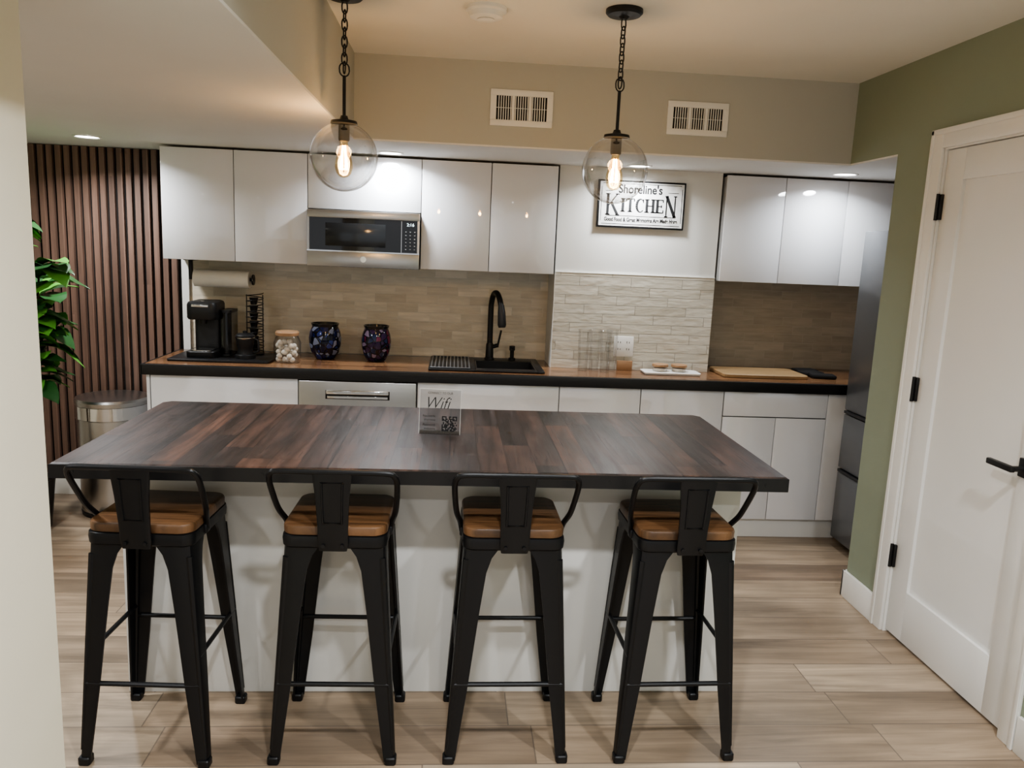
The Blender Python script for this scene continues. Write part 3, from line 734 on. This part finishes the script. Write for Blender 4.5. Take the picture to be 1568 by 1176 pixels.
for i in range(34):
    a = random.uniform(0, 6.28); r = random.choice((0.02, 0.048)); z = CZ+0.018+(i//6)*0.019
    r0 = bmesh.ops.create_icosphere(k.bm, subdivisions=2, radius=0.0155)
    for v in r0['verts']: v.co += Vector((cxx+r*math.cos(a), 4.38+r*math.sin(a), z))
k.done('contents', M['cotton'], g)
def lantern(x, y, m, sc=1.0):
    g = group('mosaic_candle_lantern', (x, y, CZ))
    pr = [(0, 0), (0.050, 0), (0.056, 0.004), (0.078, 0.04), (0.090, 0.085), (0.092, 0.12), (0.086, 0.155), (0.074, 0.185), (0.072, 0.19)]
    pr = [(a*sc, b) for a, b in pr]
    B().lathe(pr+[(a-0.004, b) for a, b in pr[::-1][:-1]], (x, y, CZ), 36).done('mosaic_glass', m, g, ang=60)
    B().lathe([(0.073*sc, 0.188), (0.078*sc, 0.200), (0.080*sc, 0.206), (0.074*sc, 0.206), (0.069*sc, 0.190)], (x, y, CZ), 36).done('rim', M['blkgloss2'], g)
lantern(-0.735, 4.56, M['mos_b'])
lantern(-0.440, 4.53, M['mos_p'], 0.92)
for i, (x, y) in enumerate(((0.745, 4.41), (0.815, 4.435), (0.870, 4.39), (0.915, 4.44))):
    B().lathe([(0, 0), (0.026, 0), (0.0335, 0.235)], (x, y, CZ), 28).lathe([(0.0335, 0.232), (0.035, 0.234), (0.0335, 0.237)], (x, y, CZ), 28).done('plastic_tumbler', M['tumbler'], ang=60)
g = group('white_serving_tray', (1.255, 4.39, CZ))
B().rrect(1.255, 4.39, 0.33, 0.14, 0.02, [(CZ, 0.006), (CZ+0.010, 0), (CZ+0.013, 0.001)]).done('tray', M['plastic_w'], g)
for x in (1.195, 1.305):
    gg = group('small_jar_candle', (x, 4.395, CZ+0.014))
    B().lathe([(0, 0.0), (0.042, 0.0), (0.042, 0.026), (0, 0.026)], (x, 4.395, CZ+0.014), 24).done('jar', M['tumbler'], gg)
    B().lathe([(0, 0.002), (0.038, 0.002), (0.038, 0.018), (0, 0.018)], (x, 4.395, CZ+0.014), 24).done('wax', M['cotton'], gg)
    B().lathe([(0, 0.0265), (0.046, 0.0265), (0.046, 0.038), (0.044, 0.040), (0, 0.040)], (x, 4.395, CZ+0.014), 24).done('lid', M['woodlt'], gg)
B().rrect(1.80, 4.46, 0.50, 0.30, 0.03, [(CZ, 0.002), (CZ+0.003, 0), (CZ+0.017, 0), (CZ+0.020, 0.003)]).done('cutting_board', M['board'])
k = B()
for i, (a, b, r) in enumerate(((2.14, 4.50, 0.3), (2.17, 4.40, -0.2), (2.15, 4.60, 0.1))):
    mt = Matrix.Translation((a, b, CZ+0.0008+i*0.0)) @ Matrix.Rotation(r, 4, 'Z')
    k.box(-0.07, 0.07, -0.045, 0.045, 0, 0.022, 0.008, mtx=mt)
k.done('black_pot_holder', mat('black_cloth', srgb(26, 24, 24), 0.95, bump=0.6, bscale=200))
g = group('paper_towel_holder', (-1.31, 4.6, 1.34))
B().tube([(-1.47, 4.6, 1.345), (-1.165, 4.6, 1.345)], 0.048, 28).done('paper_roll', M['paper'], g)
k = B().tube([(-1.49, 4.6, 1.345), (-1.14, 4.6, 1.345)], 0.009, 10).box(-1.50, -1.482, 4.585, 4.615, 1.335, 1.447, 0.003).box(-1.52, -1.46, 4.56, 4.64, 1.443, 1.4495).tube([(-1.150, 4.6, 1.345), (-1.142, 4.6, 1.345)], 0.03, 18)
k.done('bracket', M['black'], g)

# ------------------------------------------------------------ trash can
tx, ty = -1.91, 4.50
g = group('step_trash_can', (tx, ty, 0))
B().lathe([(0, 0.02), (0.175, 0.02), (0.180, 0.03), (0.185, 0.54), (0.185, 0.60), (0, 0.60)], (tx, ty, 0), 48).done('body', M['steel'], g)
B().lathe([(0.187, 0.555), (0.193, 0.56), (0.193, 0.63), (0.187, 0.635)], (tx, ty, 0), 48).done('collar', M['chrome'], g)
B().lathe([(0.192, 0.632), (0.195, 0.655), (0.188, 0.668), (0.12, 0.676), (0, 0.680)], (tx, ty, 0), 48).done('lid', M['steel'], g)
B().lathe([(0, 0), (0.18, 0), (0.183, 0.02), (0, 0.02)], (tx, ty, 0), 48).box(tx-0.05, tx+0.05, ty-0.23, ty-0.16, 0.012, 0.022, 0.003).done('base_and_pedal', M['black'], g)

# ------------------------------------------------------------ plant
px, py = -2.24, 4.14
g = group('potted_fiddle_leaf_fig', (px, py, 0))
B().lathe([(0, 0), (0.11, 0), (0.13, 0.02), (0.155, 0.26), (0.158, 0.28), (0.148, 0.28), (0.14, 0.25), (0, 0.25)], (px, py, 0), 36).done('pot', M['black'], g)
B().lathe([(0, 0.255), (0.139, 0.255)], (px, py, 0), 24).done('soil', M['soil'], g)
stem = B()
branches = []
for (dx, dy, h) in ((0.0, 0, 1.58), (0.17, -0.08, 1.40), (-0.17, 0.05, 1.5), (0.08, 0.10, 1.3), (0.13, -0.14, 1.18)):
    P = [(px+dx*0.1, py+dy*0.1, 0.25), (px+dx*0.3, py+dy*0.3, 0.6), (px+dx*0.9, py+dy*0.9, h*0.75), (px+dx*1.2, py+dy*1.2, h)]
    C = catmull(P, 8); branches.append(C); stem.tube(C, [0.012-0.008*i/len(C) for i in range(len(C))], 8)
stem.done('stems', M['stem'], g)
def leaf(b, base, dirv, ln, wd, droop):
    dirv = Vector(dirv).normalized(); side = dirv.cross(Vector((0, 0, 1)))
    if side.length < 0.1: side = Vector((1, 0, 0))
    side.normalize(); up = side.cross(dirv).normalized()
    n = 9; rows = []
    for i in range(n+1):
        t = i/n
        w_ = wd*math.sin(math.pi*min(1, t**0.8*0.97+0.02))*(0.7+0.5*t)*0.5+0.002
        c = Vector(base)+dirv*ln*t+Vector((0, 0, -droop*ln*t*t))
        row = []
        for j in (-1, -0.5, 0, 0.5, 1):
            row.append(b.bm.verts.new(c+side*w_*j+up*(abs(j)*w_*0.22+0.006*math.sin(t*14)*abs(j))))
        rows.append(row)
    for a, c in zip(rows, rows[1:]):
        for j in range(4): b.bm.faces.new((a[j], a[j+1], c[j+1], c[j]))
la, lb = B(), B()
for bi, C in enumerate(branches):
    k0 = int(len(C)*0.5)
    for i in range(k0, len(C)):
        for r_ in range(2 if i < len(C)-1 else 5):
            a = random.uniform(0, 2*math.pi); el = random.uniform(0.1, 0.8)
            d_ = (math.cos(a), math.sin(a)*0.9, el)
            leaf(la if random.random() < 0.42 else lb, C[i], d_, random.uniform(0.17, 0.23), random.uniform(0.15, 0.20), random.uniform(0.3, 0.8))
la.done('leaves_light', M['leaf'], g, ang=60); lb.done('leaves_dark', M['leafd'], g, ang=60)

# ------------------------------------------------------------ world + camera
wd = bpy.data.worlds.new('world'); scn.world = wd; wd.use_nodes = True
bg = wd.node_tree.nodes['Background']; bg.inputs[0].default_value = (0.93, 0.95, 0.97, 1); bg.inputs[1].default_value = 0.5

cam = bpy.data.cameras.new('camera'); co = bpy.data.objects.new('camera', cam); COL.objects.link(co)
cam.sensor_width = 36; cam.lens = 27.55; cam.clip_start = 0.05
X = Vector((0.9966, -0.0294, -0.0767)).normalized(); Y = Vector((-0.0712, 0.1743, -0.9822)); Y = (Y-X*Y.dot(X)).normalized(); Z = X.cross(Y)
R = Matrix((X, Y, Z))
mw = R.to_4x4(); mw.translation = Vector((0, 0, 1.59))
co.matrix_world = mw
scn.camera = co
scn.view_settings.view_transform = 'AgX'
scn.view_settings.look = 'AgX - Medium High Contrast'
scn.view_settings.exposure = 0.62
